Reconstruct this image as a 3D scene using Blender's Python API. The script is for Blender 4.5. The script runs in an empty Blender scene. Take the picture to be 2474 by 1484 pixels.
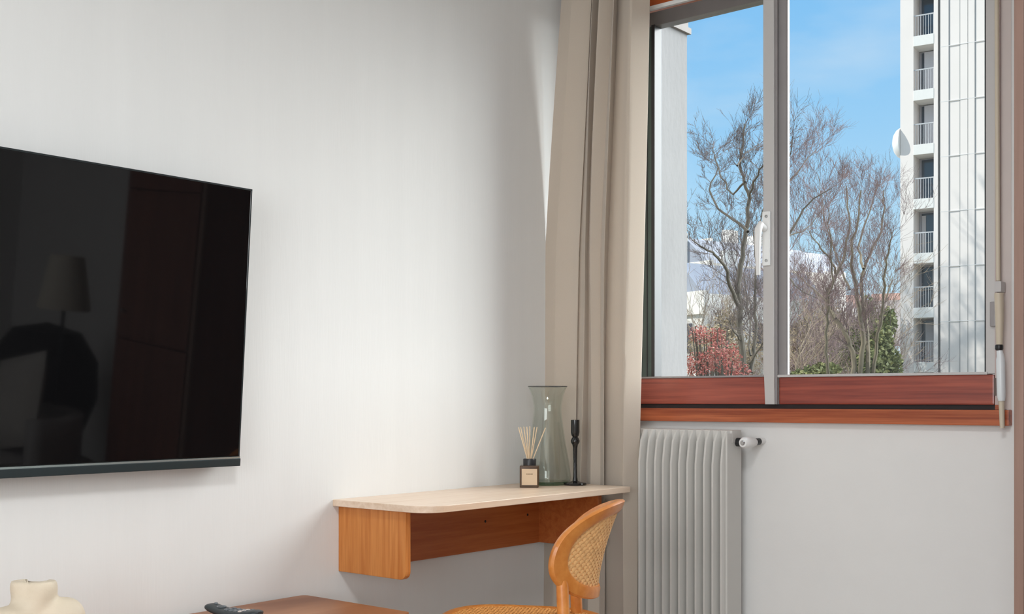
import bpy, bmesh, math, random
from mathutils import Vector, Matrix
sc = bpy.context.scene
COL = sc.collection
R_ = math.radians

# ------------------------------------------------------------------ camera
CAM = Vector((2.53, -3.40, 1.04)); YAW = 39.76; F_PX = 2817.0
cd = bpy.data.cameras.new('camera'); cam = bpy.data.objects.new('camera', cd); COL.objects.link(cam)
cam.location = CAM; cam.rotation_euler = (R_(90), 0, R_(YAW))
cd.sensor_width = 36; cd.sensor_fit = 'HORIZONTAL'; cd.lens = F_PX / 2474 * 36
cd.shift_x = 0; cd.shift_y = (965 - 742) / 2474; cd.clip_end = 3000; cd.clip_start = 0.05
sc.camera = cam
VD = Vector((-math.sin(R_(YAW)), math.cos(R_(YAW)), 0)); RD = Vector((math.cos(R_(YAW)), math.sin(R_(YAW)), 0))
def at(u, v, zc):
    """a place out of doors, from its bearing, its height angle and its distance"""
    p = CAM + zc * (VD + (u - 1237) / F_PX * RD)
    return Vector((p.x, p.y, CAM.z - (v - 965) / F_PX * zc))

# ------------------------------------------------------------------ world
w = bpy.data.worlds.new('sky'); sc.world = w; w.use_nodes = True
nt = w.node_tree; nt.nodes.clear()
def N(t, **k):
    n = nt.nodes.new(t)
    for a, b in k.items(): setattr(n, a, b)
    return n
tc = N('ShaderNodeTexCoord'); sp = N('ShaderNodeSeparateXYZ'); nt.links.new(tc.outputs['Generated'], sp.inputs[0])
rp = N('ShaderNodeValToRGB'); nt.links.new(sp.outputs['Z'], rp.inputs[0])
els = rp.color_ramp.elements
els[0].position = 0.0; els[0].color = (.70, .82, .95, 1)
els[1].position = 1.0; els[1].color = (.20, .42, .85, 1)
for p_, c_ in ((.05, (.68, .85, .97, 1)), (.12, (.50, .76, .97, 1)), (.22, (.34, .65, .97, 1)), (.32, (.24, .57, .96, 1))):
    e = els.new(p_); e.color = c_
# brighter high sky
mr = N('ShaderNodeMapRange'); mr.interpolation_type = 'SMOOTHSTEP'; nt.links.new(sp.outputs['Z'], mr.inputs[0])
mr.inputs[1].default_value = .34; mr.inputs[2].default_value = .42; mr.inputs[3].default_value = 0.0; mr.inputs[4].default_value = 1.0
# extra-bright sky patch, out of view, added to light the room through the window
ny = N('ShaderNodeMapRange'); ny.interpolation_type = 'SMOOTHSTEP'; 
dt = N('ShaderNodeVectorMath', operation='DOT_PRODUCT'); nt.links.new(tc.outputs['Generated'], dt.inputs[0]); dt.inputs[1].default_value = (math.sin(R_(38)) * math.cos(R_(28)), math.cos(R_(38)) * math.cos(R_(28)), math.sin(R_(28)))
nt.links.new(dt.outputs['Value'], ny.inputs[0])
ny.inputs[1].default_value = .72; ny.inputs[2].default_value = .95; ny.inputs[3].default_value = 0; ny.inputs[4].default_value = 1.0
mm_ = N('ShaderNodeMath', operation='MULTIPLY_ADD'); nt.links.new(ny.outputs[0], mm_.inputs[0]); mm_.inputs[1].default_value = 13.5; mm_.inputs[2].default_value = 1.0
# thin clouds
nz = N('ShaderNodeTexNoise'); nz.inputs['Scale'].default_value = 5; nz.inputs['Detail'].default_value = 7
mpn = N('ShaderNodeMapping'); mpn.inputs['Scale'].default_value = (1, 1, 3.5); nt.links.new(tc.outputs['Generated'], mpn.inputs[0]); nt.links.new(mpn.outputs[0], nz.inputs[0])
cr = N('ShaderNodeMapRange'); nt.links.new(nz.outputs[0], cr.inputs[0]); cr.inputs[1].default_value = .50; cr.inputs[2].default_value = .80; cr.inputs[4].default_value = .35
hi = N('ShaderNodeMapRange'); nt.links.new(sp.outputs['Z'], hi.inputs[0]); hi.inputs[1].default_value = .36; hi.inputs[2].default_value = .6; hi.inputs[3].default_value = 0; hi.inputs[4].default_value = .75
ad = N('ShaderNodeMath', operation='MAXIMUM'); nt.links.new(cr.outputs[0], ad.inputs[0]); nt.links.new(hi.outputs[0], ad.inputs[1])
mx = N('ShaderNodeMixRGB'); ad2 = N('ShaderNodeMath', operation='MAXIMUM'); nt.links.new(ad.outputs[0], ad2.inputs[0]); nt.links.new(ny.outputs[0], ad2.inputs[1]); nt.links.new(ad2.outputs[0], mx.inputs[0]); nt.links.new(rp.outputs[0], mx.inputs[1]); mx.inputs[2].default_value = (.93, .94, .94, 1)
bg = N('ShaderNodeBackground'); nt.links.new(mx.outputs[0], bg.inputs[0]); nt.links.new(mm_.outputs[0], bg.inputs[1])
wo = N('ShaderNodeOutputWorld'); nt.links.new(bg.outputs[0], wo.inputs[0])

# ------------------------------------------------------------------ sun and room light
SUN = Vector((-.62, -.56, .60)).normalized()
ld = bpy.data.lights.new('sun', 'SUN'); ld.energy = 3.9; ld.angle = R_(.6); ld.color = (1, .95, .88)
lo = bpy.data.objects.new('sun', ld); COL.objects.link(lo); lo.rotation_euler = SUN.to_track_quat('Z', 'Y').to_euler(); lo.location = (-20, -20, 30)
def area(name, loc, target, sx, sy, energy, color=(1, 1, 1)):
    l = bpy.data.lights.new(name, 'AREA'); l.shape = 'RECTANGLE'; l.size = sx; l.size_y = sy; l.energy = energy; l.color = color
    o = bpy.data.objects.new(name, l); COL.objects.link(o); o.location = loc
    o.rotation_euler = (Vector(loc) - Vector(target)).to_track_quat('Z', 'Y').to_euler()
    return o
area('back_fill_light', (2.6, -6.35, 1.45), (1.7, 0, 1.2), 2.6, 2.0, 93, (.93, .97, 1))  # soft fill added behind the camera; the back wall has no window
area('ceiling_fill_light', (2.0, -2.6, 2.52), (2.0, -2.6, 0), .5, .5, 30, (.96, .98, 1))  # overhead fill, added out of view to brighten the walls

vs = sc.view_settings; vs.view_transform = 'Standard'; vs.look = 'None'; vs.exposure = 0.0; vs.gamma = 1.0; vs.use_curve_mapping = False

# ------------------------------------------------------------------ helpers
def mat(name, col, rough=.6, metal=0, spec=.5, var=0, vscale=(8, 8, 8), bump=0, bscale=(60, 60, 60), coat=0, **kw):
    m = bpy.data.materials.new(name); m.use_nodes = True
    t = m.node_tree; b = t.nodes['Principled BSDF']
    b.inputs['Base Color'].default_value = (*col, 1); b.inputs['Roughness'].default_value = rough
    b.inputs['Metallic'].default_value = metal; b.inputs['Specular IOR Level'].default_value = spec
    b.inputs['Coat Weight'].default_value = coat; b.inputs['Coat Roughness'].default_value = .15
    for k, v in kw.items(): b.inputs[k.replace('_', ' ')].default_value = v
    c = t.nodes.new('ShaderNodeTexCoord')
    n = t.nodes.new('ShaderNodeTexNoise'); mp = t.nodes.new('ShaderNodeMapping')
    mp.inputs['Scale'].default_value = vscale; t.links.new(c.outputs['Object'], mp.inputs[0]); t.links.new(mp.outputs[0], n.inputs[0])
    n.inputs['Scale'].default_value = 1; n.inputs['Detail'].default_value = 5
    r = t.nodes.new('ShaderNodeValToRGB'); v = var or .02
    r.color_ramp.elements[0].position = .3; r.color_ramp.elements[1].position = .7
    r.color_ramp.elements[0].color = (*[x * (1 - v) for x in col], 1)
    r.color_ramp.elements[1].color = (*[min(1, x * (1 + v)) for x in col], 1)
    t.links.new(n.outputs[0], r.inputs[0]); t.links.new(r.outputs[0], b.inputs['Base Color'])
    if bump:
        n2 = t.nodes.new('ShaderNodeTexNoise'); m2 = t.nodes.new('ShaderNodeMapping'); m2.inputs['Scale'].default_value = bscale
        t.links.new(c.outputs['Object'], m2.inputs[0]); t.links.new(m2.outputs[0], n2.inputs[0]); n2.inputs['Scale'].default_value = 1; n2.inputs['Detail'].default_value = 4
        bp = t.nodes.new('ShaderNodeBump'); bp.inputs['Strength'].default_value = bump; bp.inputs['Distance'].default_value = .01
        t.links.new(n2.outputs[0], bp.inputs['Height']); t.links.new(bp.outputs[0], b.inputs['Normal'])
    return m
def wood(name, c1, c2, grain=(1, 1, 1), rough=.45, spec=.5, coat=0):
    """long fibres: 'grain' is the mapping scale per axis, small along the fibres"""
    m = bpy.data.materials.new(name); m.use_nodes = True
    t = m.node_tree; b = t.nodes['Principled BSDF']
    b.inputs['Roughness'].default_value = rough; b.inputs['Specular IOR Level'].default_value = spec
    b.inputs['Coat Weight'].default_value = coat; b.inputs['Coat Roughness'].default_value = .12
    c = t.nodes.new('ShaderNodeTexCoord'); mp = t.nodes.new('ShaderNodeMapping'); mp.inputs['Scale'].default_value = grain
    t.links.new(c.outputs['Object'], mp.inputs[0])
    n = t.nodes.new('ShaderNodeTexNoise'); n.inputs['Scale'].default_value = 1.0; n.inputs['Detail'].default_value = 8; n.inputs['Distortion'].default_value = .8
    n3 = t.nodes.new('ShaderNodeTexNoise'); n3.inputs['Scale'].default_value = 5.0; n3.inputs['Detail'].default_value = 4
    for q in (n, n3): t.links.new(mp.outputs[0], q.inputs[0])
    a = t.nodes.new('ShaderNodeMath'); a.operation = 'MULTIPLY_ADD'; a.inputs[1].default_value = .35
    t.links.new(n3.outputs[0], a.inputs[0]); t.links.new(n.outputs[0], a.inputs[2])
    r = t.nodes.new('ShaderNodeValToRGB'); r.color_ramp.elements[0].position = .50; r.color_ramp.elements[1].position = .85
    r.color_ramp.elements[0].color = (*c1, 1); r.color_ramp.elements[1].color = (*c2, 1)
    t.links.new(a.outputs[0], r.inputs[0]); t.links.new(r.outputs[0], b.inputs['Base Color'])
    bp = t.nodes.new('ShaderNodeBump'); bp.inputs['Strength'].default_value = .06; bp.inputs['Distance'].default_value = .004
    t.links.new(a.outputs[0], bp.inputs['Height']); t.links.new(bp.outputs[0], b.inputs['Normal'])
    return m
def glass(name, tint, gloss=1.0, ior=1.45):
    m = bpy.data.materials.new(name); m.use_nodes = True; t = m.node_tree; t.nodes.clear()
    tr = t.nodes.new('ShaderNodeBsdfTransparent'); tr.inputs[0].default_value = (*tint, 1)
    gl = t.nodes.new('ShaderNodeBsdfGlossy'); gl.inputs['Roughness'].default_value = .02; gl.inputs[0].default_value = (.9, .95, .92, 1)
    lw = t.nodes.new('ShaderNodeLayerWeight'); lw.inputs[0].default_value = .5
    pw = t.nodes.new('ShaderNodeMath'); pw.operation = 'POWER'; pw.inputs[1].default_value = 4.0; t.links.new(lw.outputs['Facing'], pw.inputs[0])
    fr = t.nodes.new('ShaderNodeMath'); fr.operation = 'MULTIPLY_ADD'; fr.inputs[1].default_value = .75; fr.inputs[2].default_value = .035; t.links.new(pw.outputs[0], fr.inputs[0])
    ml = t.nodes.new('ShaderNodeMath'); ml.operation = 'MULTIPLY'; ml.inputs[1].default_value = gloss
    mx = t.nodes.new('ShaderNodeMixShader'); o = t.nodes.new('ShaderNodeOutputMaterial')
    t.links.new(fr.outputs[0], ml.inputs[0]); t.links.new(ml.outputs[0], mx.inputs[0]); t.links.new(tr.outputs[0], mx.inputs[1]); t.links.new(gl.outputs[0], mx.inputs[2]); t.links.new(mx.outputs[0], o.inputs[0])
    return m

class MB:
    def __init__(s): s.v = []; s.f = []; s.sm = []
    def add(s, vs, fs, smooth=False):
        o = len(s.v); s.v += [Vector(a) for a in vs]
        for f in fs: s.f.append([i + o for i in f]); s.sm.append(smooth)
        return s
    def box(s, x0, x1, y0, y1, z0, z1, b=0):
        if b <= 0:
            v = [(x, y, z) for x in (x0, x1) for y in (y0, y1) for z in (z0, z1)]
            return s.add(v, [(0, 1, 3, 2), (4, 6, 7, 5), (0, 4, 5, 1), (2, 3, 7, 6), (0, 2, 6, 4), (1, 5, 7, 3)])
        bm = bmesh.new(); bmesh.ops.create_cube(bm, size=1)
        for q in bm.verts: q.co = Vector(((x0 + x1) / 2 + q.co.x * (x1 - x0), (y0 + y1) / 2 + q.co.y * (y1 - y0), (z0 + z1) / 2 + q.co.z * (z1 - z0)))
        bmesh.ops.bevel(bm, geom=list(bm.edges), offset=b, segments=2, profile=.7, affect='EDGES')
        return s.bm(bm)
    def bm(s, bm, smooth=False):
        bm.verts.index_update(); s.add([q.co.copy() for q in bm.verts], [[q.index for q in f.verts] for f in bm.faces], smooth); bm.free(); return s
    def tube(s, pts, rad, n=8, cap=True, flat=1.0, up=None):
        pts = [Vector(p) for p in pts]; m = len(pts)
        rs = rad if isinstance(rad, (list, tuple)) else [rad] * m
        vs = []; prev = None
        for i, p in enumerate(pts):
            d = (pts[min(i + 1, m - 1)] - pts[max(i - 1, 0)])
            if d.length < 1e-9: d = Vector((0, 0, 1))
            d.normalize()
            if prev is None:
                a = Vector(up) if up else (Vector((0, 0, 1)) if abs(d.z) < .9 else Vector((1, 0, 0)))
            else: a = prev
            a = a - d * a.dot(d)
            if a.length < 1e-6: a = Vector((1, 0, 0)) - d * d.x
            a.normalize(); prev = a; b = d.cross(a)
            for k in range(n):
                t = 2 * math.pi * k / n; vs.append(p + (a * math.cos(t) * flat + b * math.sin(t)) * rs[i])
        fs = []
        for i in range(m - 1):
            for k in range(n):
                k2 = (k + 1) % n; fs.append((i * n + k, i * n + k2, (i + 1) * n + k2, (i + 1) * n + k))
        if cap: fs.append(list(range(n))[::-1]); fs.append([(m - 1) * n + k for k in range(n)])
        return s.add(vs, fs, True)
    def lathe(s, prof, c=(0, 0, 0), n=32, axis='Z', cap=True):
        vs = []; fs = []; m = len(prof)
        for r, h in prof:
            for k in range(n):
                t = 2 * math.pi * k / n; x, y = r * math.cos(t), r * math.sin(t)
                q = {'Z': (x, y, h), 'Y': (x, h, y), 'X': (h, x, y)}[axis]
                vs.append(Vector(q) + Vector(c))
        for i in range(m - 1):
            for k in range(n):
                k2 = (k + 1) % n; fs.append((i * n + k, i * n + k2, (i + 1) * n + k2, (i + 1) * n + k))
        if cap:
            if prof[0][0] > 1e-5: fs.append(list(range(n)))
            if prof[-1][0] > 1e-5: fs.append([(m - 1) * n + k for k in range(n)])
        return s.add(vs, fs, True)
    def grid(s, fn, nu, nv, smooth=True, wrap=False):
        vs = [fn(i / (nu if wrap else nu - 1), j / (nv - 1)) for j in range(nv) for i in range(nu)]
        fs = []
        for j in range(nv - 1):
            for i in range(nu if wrap else nu - 1):
                i2 = (i + 1) % nu; fs.append((j * nu + i, j * nu + i2, (j + 1) * nu + i2, (j + 1) * nu + i))
        return s.add(vs, fs, smooth)
    def prism(s, poly, z0, z1):
        n = len(poly); v = [(x, y, z0) for x, y in poly] + [(x, y, z1) for x, y in poly]
        return s.add(v, [list(range(n))[::-1], [n + i for i in range(n)]] + [(i, (i + 1) % n, n + (i + 1) % n, n + i) for i in range(n)])
    def build(s, name, m, parent=None, recalc=True):
        me = bpy.data.meshes.new(name)
        me.from_pydata([tuple(a) for a in s.v], [], s.f)
        me.polygons.foreach_set('use_smooth', s.sm)
        if recalc:
            b = bmesh.new(); b.from_mesh(me); bmesh.ops.recalc_face_normals(b, faces=b.faces); b.to_mesh(me); b.free()
        me.materials.append(m); me.update()
        if any(s.sm):
            try: me.set_sharp_from_angle(angle=R_(40))
            except Exception: pass
        o = bpy.data.objects.new(name, me); COL.objects.link(o)
        if parent: o.parent = parent
        return o
def tag(o, label, cat, group=None, kind=None):
    o['label'] = label; o['category'] = cat
    if group: o['group'] = group
    if kind: o['kind'] = kind
    return o
def thing(name, label, cat, loc=(0, 0, 0), rotz=0, group=None):
    o = bpy.data.objects.new(name, None); COL.objects.link(o); o.location = loc; o.rotation_euler = (0, 0, rotz); o.empty_display_size = .1
    return tag(o, label, cat, group)
def struct(o): o['kind'] = 'structure'; return o
def copy_tree(o, parent=None):
    c = o.copy(); COL.objects.link(c); c.parent = parent
    for ch in list(o.children): copy_tree(ch, c)
    return c

# ------------------------------------------------------------------ materials
def wall_mat():
    m = mat('wall_paint', (.80, .80, .79), .75, spec=.2, var=.012, vscale=(14, 14, .8), bump=.05, bscale=(220, 220, 12))
    return m
M_wall = wall_mat()
M_wall2 = mat('wall_paint_smooth', (.80, .79, .775), .7, spec=.25, var=.01, bump=.03, bscale=(90, 90, 90))
M_ceil = mat('ceiling_paint', (.85, .85, .84), .8)
M_floor = wood('floor_oak', (.36, .33, .29), (.48, .44, .39), (8, 1.2, 8), .4)
M_mahog = wood('mahogany', (.20, .030, .018), (.42, .085, .045), (1.4, 30, 38), .32, .5, .35)
M_sillw = wood('sill_wood', (.26, .050, .016), (.50, .135, .050), (1.6, 30, 46), .42, .4, .1)
M_orange = wood('frame_wood_orange', (.45, .09, .02), (.6, .15, .04), (1.4, 30, 38), .45)
M_green = mat('dark_green_stile', (.055, .085, .075), .35, var=.1)
M_greyframe = mat('grey_frame', (.15, .135, .13), .4, var=.15)
M_alu = mat('pale_stile', (.55, .53, .52), .35, spec=.6, var=.04, vscale=(3, 3, 1))
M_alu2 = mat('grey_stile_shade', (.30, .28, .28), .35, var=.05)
M_whitep = mat('white_plastic', (.85, .85, .84), .3, spec=.5)
M_metal = mat('screw_metal', (.45, .45, .45), .3, metal=1)
M_black = mat('black_plastic', (.018, .018, .02), .35)
M_gap = mat('dark_gap_seal', (.02, .012, .012), .7)
M_pane = glass('window_glass', (.97, .985, .98), .5)
M_desk_h = wood('desk_wood_back_and_shaded_end', (.40, .100, .022), (.52, .155, .040), (38, 1.6, 38), .38, .4)
M_desk_v = wood('desk_wood_upright', (.50, .155, .028), (.68, .27, .07), (45, 45, 2.2), .38, .4)
M_desk_t = wood('desk_top_wood', (.72, .53, .38), (.82, .65, .51), (40, 2.0, 40), .34, .6)  # paler than the other desk wood: glare on the top put into the colour
M_console = wood('console_wood', (.26, .095, .04), (.42, .19, .09), (4, 1.2, 30), .40, .4)
M_closet = wood('wardrobe_wood', (.17, .062, .042), (.25, .095, .065), (20, 20, 1.2), .4, .4)
M_closet2 = wood('wardrobe_wood_edge', (.24, .145, .11), (.31, .19, .15), (20, 20, 1.2), .4, .4)
M_pinkish = mat('pale_filler_board', (.66, .58, .55), .5)
M_rad = mat('radiator_enamel', (.62, .605, .575), .38, spec=.5, var=.01)
M_screen = mat('screen_glass', (.004, .004, .0045), .035, spec=.36)
M_bezel = mat('tv_bezel', (.012, .018, .02), .3, spec=.5)
M_bar = mat('tv_lower_bar', (.03, .042, .046), .35, metal=.3)
M_trimline = mat('tv_chrome_line', (.55, .66, .66), .25, metal=.8)

# ------------------------------------------------------------------ the room
RX, RY, RZ = 4.3, -6.5, 2.62
struct(MB().box(-.1, RX + .1, RY - .1, .0, -.12, 0).build('floor', M_floor))
struct(MB().box(-.1, RX + .1, RY - .1, .0, RZ, RZ + .12).build('ceiling', M_ceil))
struct(MB().box(-.2, 0, RY - .1, 0, 0, RZ).build('wall_left', M_wall))
struct(MB().box(RX, RX + .2, RY - .1, 0, 0, RZ).build('wall_right', M_wall2))
struct(MB().box(-.2, RX + .2, RY - .2, RY - .1, 0, RZ).build('wall_back', M_wall2))
WX0, WX1, WZ0, WZ1, WT = .10, 1.512, .966, 2.47, .30
ww = MB()
wo_ = MB()
for q, a_, b_ in ((ww, 0, .08), (wo_, .08, WT)):
    q.box(-.2, WX0, a_, b_, -.12, RZ + .12); q.box(WX1, RX + .2, a_, b_, -.12, RZ + .12)
    q.box(WX0, WX1, a_, b_, -.12, WZ0); q.box(WX0, WX1, a_, b_, WZ1, RZ + .12)
struct(ww.build('wall_window', M_wall2))
M_conc = mat('outer_concrete', (.22, .215, .215), .85, var=.08, vscale=(4, 4, 2), bump=.15, bscale=(40, 40, 20))
struct(wo_.build('wall_window_outer', M_conc))
# body of the apartment building round the room
struct(MB().box(-16, -.2, RY - .2, .3, -6, 9).box(RX + .2, 18, RY - .2, .3, -6, 9).box(-.2, RX + .2, RY - .2, .3, RZ + .12, 9).box(-.2, RX + .2, RY - .2, .3, -6, -.12).build('wall_outside', M_conc))
# pier beside the window with its capital
pr = struct(MB().box(-.35, .10, .30, .608, -6, 2.492).build('wall_pier', M_conc))
MB().box(-.35, .112, .30, .622, 2.492, 2.515).box(-.35, .104, .30, .612, 2.515, 2.56).box(-.35, .118, .30, .63, 2.56, 3.1).build('pier_capital', mat('capital_stone', (.26, .235, .22), .8, var=.1), pr)

# ------------------------------------------------------------------ window
win = struct(MB().box(WX0, WX1, .0, .07, 2.395, WZ1).box(WX0, WX0 + .03, .0, .07, WZ0 + .045, 2.395)
             .build('window_1', M_orange))
MB().box(1.475, 1.486, -.004, .07, WZ0 + .045, 2.395).build('jamb', M_sillw, win)
MB().box(1.486, WX1 + .006, -.002, .07, WZ0 + .045, 2.395).build('jamb_board', M_pinkish, win)
# sill board
sl = MB().box(WX0 - .03, WX1 + .008, -.030, .09, .966, 1.010, .003).build('window_sill', M_sillw, win)
MB().box(WX0, 1.485, .012, .07, 1.010, 1.024).build('sill_gap', M_gap, win)
MB().box(WX0, 1.5, -.002, .012, 2.384, 2.397).build('head_bead', M_whitep, win)
def sash(x0, x1, gx0, gx1, ml, mr_, front, name='sash'):
    gz0, gz1 = 1.118, 2.330
    fr = MB().box(gx0 - .001, gx1 + .001, .012, .055, gz1, 2.383, .002).build('sash_top_rail', M_greyframe, win)
    MB().box(x0, gx0, .012 if ml is M_green else front, .055, 1.024 if ml is not M_green else gz0, 2.383, .002).build('sash_stile', ml, win)
    MB().box(gx1, x1, front, .055, gz0 if name != 'left' else gz0, 2.383, .002).build('sash_stile', mr_, win)
    return fr
gz0, gz1 = 1.118, 2.330
# left sash
L = MB().box(.240, .762, .004, .055, 1.024, gz0 - .006, .004).build('bottom_rail', M_mahog, win)
MB().box(.240, .764, .000, .05, gz0 - .006, gz0, .001).build('glazing_bead', M_alu2, win)
MB().box(.262, .322, .012, .055, gz0, 2.378, .002).build('sash_stile', M_green, win)
MB().box(.300, .304, .0105, .014, gz0, 2.34).build('stile_groove', M_black, win)
MB().box(.322, .336, .006, .05, gz0, gz1 + .004, .002).build('glazing_seal', M_black, win)
MB().box(.262, .775, .010, .055, gz1, 2.378, .002).build('top_rail', M_greyframe, win)
# narrow fixed light behind the curtain
MB().box(.130, .262, .02, .05, 1.024, 1.12).build('fixed_light_rail', M_mahog, win)
MB().box(.328, .772, .026, .030, gz0 - .003, gz1 + .003).build('window_pane', M_pane, win)
MB().box(.130, .262, .028, .034, 1.12, 2.378).build('window_pane', M_pane, win)
# right sash
MB().box(.806, 1.470, .004, .055, 1.024, gz0 - .008, .004).build('bottom_rail', M_mahog, win)
MB().box(.800, 1.452, -.001, .05, gz0 - .008, gz0, .001).build('glazing_bead', M_alu, win)
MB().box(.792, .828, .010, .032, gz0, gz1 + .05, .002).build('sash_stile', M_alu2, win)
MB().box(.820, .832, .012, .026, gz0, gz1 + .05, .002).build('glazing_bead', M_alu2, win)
MB().box(.822, 1.47, .010, .055, gz1, 2.378, .002).build('top_rail', M_greyframe, win)
MB().box(1.443, 1.447, .008, .05, gz0, gz1).build('glazing_seal', M_black, win)
MB().box(1.447, 1.475, .004, .055, gz0 - .006, 2.378, .003).build('sash_stile', M_alu, win)
MB().box(.824, 1.452, .026, .030, gz0 - .003, gz1 + .003).build('window_pane', M_pane, win)
# meeting strip
MB().box(.757, .795, -.010, .03, 1.118, 2.378, .003).add([(.764, -.009, 1.024), (.797, -.009, 1.024), (.797, .02, 1.024), (.764, .02, 1.024), (.760, -.010, 1.13), (.795, -.010, 1.13), (.795, .02, 1.13), (.760, .02, 1.13)],
    [(0, 1, 5, 4), (1, 2, 6, 5), (2, 3, 7, 6), (3, 0, 4, 7), (0, 3, 2, 1)]).build('meeting_strip', M_alu, win)
MB().box(.789, .803, -.003, .004, 1.024, gz1).build('strip_edge', M_alu2, win)
# latch handle
hx = .772
hp = MB().box(hx - .013, hx + .013, -.020, -.010, 1.467, 1.640, .003).build('handle_plate', M_whitep, win)
MB().tube([(hx - .004, -.02, 1.585), (hx - .006, -.045, 1.595), (hx - .006, -.058, 1.580), (hx - .008, -.060, 1.54), (hx - .009, -.056, 1.49), (hx - .010, -.052, 1.435)], [.011, .012, .012, .010, .0085, .007], 12).build('handle_lever', M_whitep, hp)
for z in (1.483, 1.624): MB().lathe([(0, 0), (.005, 0), (.005, -.003), (.0, -.004)], (hx + .002, -.0195, z), 14, 'Y').build('screw', M_metal, hp)
# hinges on the right jamb
for z0, z1 in ((1.245, 1.315),): MB().box(1.462, 1.478, -.010, .004, z0, z1, .003).build('hinge', M_alu2, win)
MB().box(1.473, 1.480, -.009, -.003, 1.050, 1.100, .001).build('hinge', mat('hinge_dark', (.12, .08, .07), .5), win)
MB().box(1.475, 1.490, -.006, .0, 1.024, 2.39, .001).build('jamb_bead', mat('jamb_pink_bead', (.50, .40, .38), .4), win)

# shutter crank hanging beside the window
M_beige = mat('crank_beige', (.62, .54, .42), .45); M_crankw = mat('crank_white', (.78, .82, .84), .3)
ck = thing('shutter_crank', 'beige and white roller shutter crank hanging beside the right window jamb', 'crank', (1.498, -.040, .98))
MB().tube([(-.008, 0, 1.5), (-.006, 0, .9), (-.003, 0, .39)], .0062, 12).build('crank_rod', M_beige, ck)
br = MB().box(-.011, .007, -.010, .030, .358, .388, .002).build('rod_clip', M_alu, ck)
MB().tube([(0, -.004, .355), (.001, -.003, .30), (.001, -.002, .212)], [.0125, .012, .009], 14).build('upper_grip', M_beige, ck)
MB().lathe([(.009, .2), (.011, .204), (.011, .213), (.009, .216)], (0, -.002, -.004), 14).build('joint', M_black, ck)
MB().tube([(.001, -.002, .195), (.004, -.003, .18), (.004, -.003, .17), (.006, -.004, .07), (.007, -.004, .055)], [.008, .0095, .0118, .0118, .009], 14).build('lower_grip', M_crankw, ck)
MB().tube([(.006, -.002, .055), (.008, -.001, -.02)], [.008, .0065], 12).build('rod_tail', M_beige, ck)

# ------------------------------------------------------------------ wardrobe at the right
wd = thing('wardrobe', 'tall brown wooden wardrobe at the right edge, beside the window', 'wardrobe', (1.691, -.55, 0))
MB().box(.0, .06, .0, .54, 0, 2.5).box(.52, .58, .0, .54, 0, 2.5).box(.06, .52, .02, .54, 0, 2.5).build('body', M_closet, wd)
MB().box(.0, .022, -.012, .0, 0, 2.5, .002).build('frame_stile', M_closet2, wd)
for z0, z1 in ((.02, .974), (.980, 1.624), (1.630, 2.48)):
    d = MB().box(.028, .56, -.018, .0, z0, z1, .002).build('door', M_closet, wd)
MB().lathe([(.0, -.02), (.008, -.02), (.008, 0), (0, 0)], (.50, -.018, 1.1), 16, 'Y').build('knob', M_metal, wd)

# ------------------------------------------------------------------ curtain
M_curt = bpy.data.materials.new('beige_curtain'); M_curt.use_nodes = True
t = M_curt.node_tree; b = t.nodes['Principled BSDF']; b.inputs['Roughness'].default_value = .9; b.inputs['Specular IOR Level'].default_value = .1
b.inputs['Sheen Weight'].default_value = .3
c = t.nodes.new('ShaderNodeTexCoord'); wv = t.nodes.new('ShaderNodeTexNoise'); mpp = t.nodes.new('ShaderNodeMapping'); mpp.inputs['Scale'].default_value = (400, 400, 60)
t.links.new(c.outputs['Object'], mpp.inputs[0]); t.links.new(mpp.outputs[0], wv.inputs[0])
r = t.nodes.new('ShaderNodeValToRGB'); r.color_ramp.elements[0].color = (.60, .52, .44, 1); r.color_ramp.elements[1].color = (.70, .62, .53, 1)
t.links.new(wv.outputs[0], r.inputs[0]); t.links.new(r.outputs[0], b.inputs['Base Color'])
tl = t.nodes.new('ShaderNodeBsdfTranslucent'); tl.inputs[0].default_value = (.70, .60, .50, 1)
ms = t.nodes.new('ShaderNodeMixShader'); ms.inputs[0].default_value = .22
t.links.new(b.outputs[0], ms.inputs[1]); t.links.new(tl.outputs[0], ms.inputs[2]); t.links.new(ms.outputs[0], t.nodes['Material Output'].inputs[0])
folds = [0, .13, .24, .30, .375, .46, .53, .60, .68, .80, .93, 1.0]          # along the cloth
fx =    [0, .15, .33, .30, .42, .40, .50, .57, .66, .60, .93, 1.0]
fy =    [-.035, -.055, .0, .03, -.035, .03, -.03, .015, -.025, .03, -.05, .02]
def cat(xs, ys, s):
    for i in range(len(xs) - 1):
        if s <= xs[i + 1] or i == len(xs) - 2:
            q = (s - xs[i]) / (xs[i + 1] - xs[i]); q = q * q * (3 - 2 * q); return ys[i] + (ys[i + 1] - ys[i]) * q
def cloth(s, q):
    z = .03 + q * 2.50
    xl = -.002 + .24 * max(0, q - .60) ** 1.2; xr = .366 + .058 * max(0, q - .3) - .012 * max(0, (.35 - q)) * 2
    sw = .010 * math.sin(9 * s + 5 * q) * (1 - .4 * q)
    a = .80 + .28 * math.cos(q * 3.3 + s * 4)
    f = cat(folds, fx, s); f += .02 * math.sin(q * 7 + s * 11) * math.sin(s * math.pi)
    y = max(-.198, -.150 + a * cat(folds, fy, s) + sw * .5)
    return Vector((xl + (xr - xl) * f, y, z))
cu = MB().grid(cloth, 150, 70).build('curtain', M_curt, None, False)
sm = cu.modifiers.new('thick', 'SOLIDIFY'); sm.thickness = .002; sm.offset = 0
tag(cu, 'long beige fabric curtain gathered in folds at the left of the window', 'curtain')
M_rod = mat('curtain_rod_white', (.8, .8, .8), .4)
rd = thing('curtain_rail', 'white curtain rail above the window carrying the beige curtain', 'curtain rail', (0, 0, 0))
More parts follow.
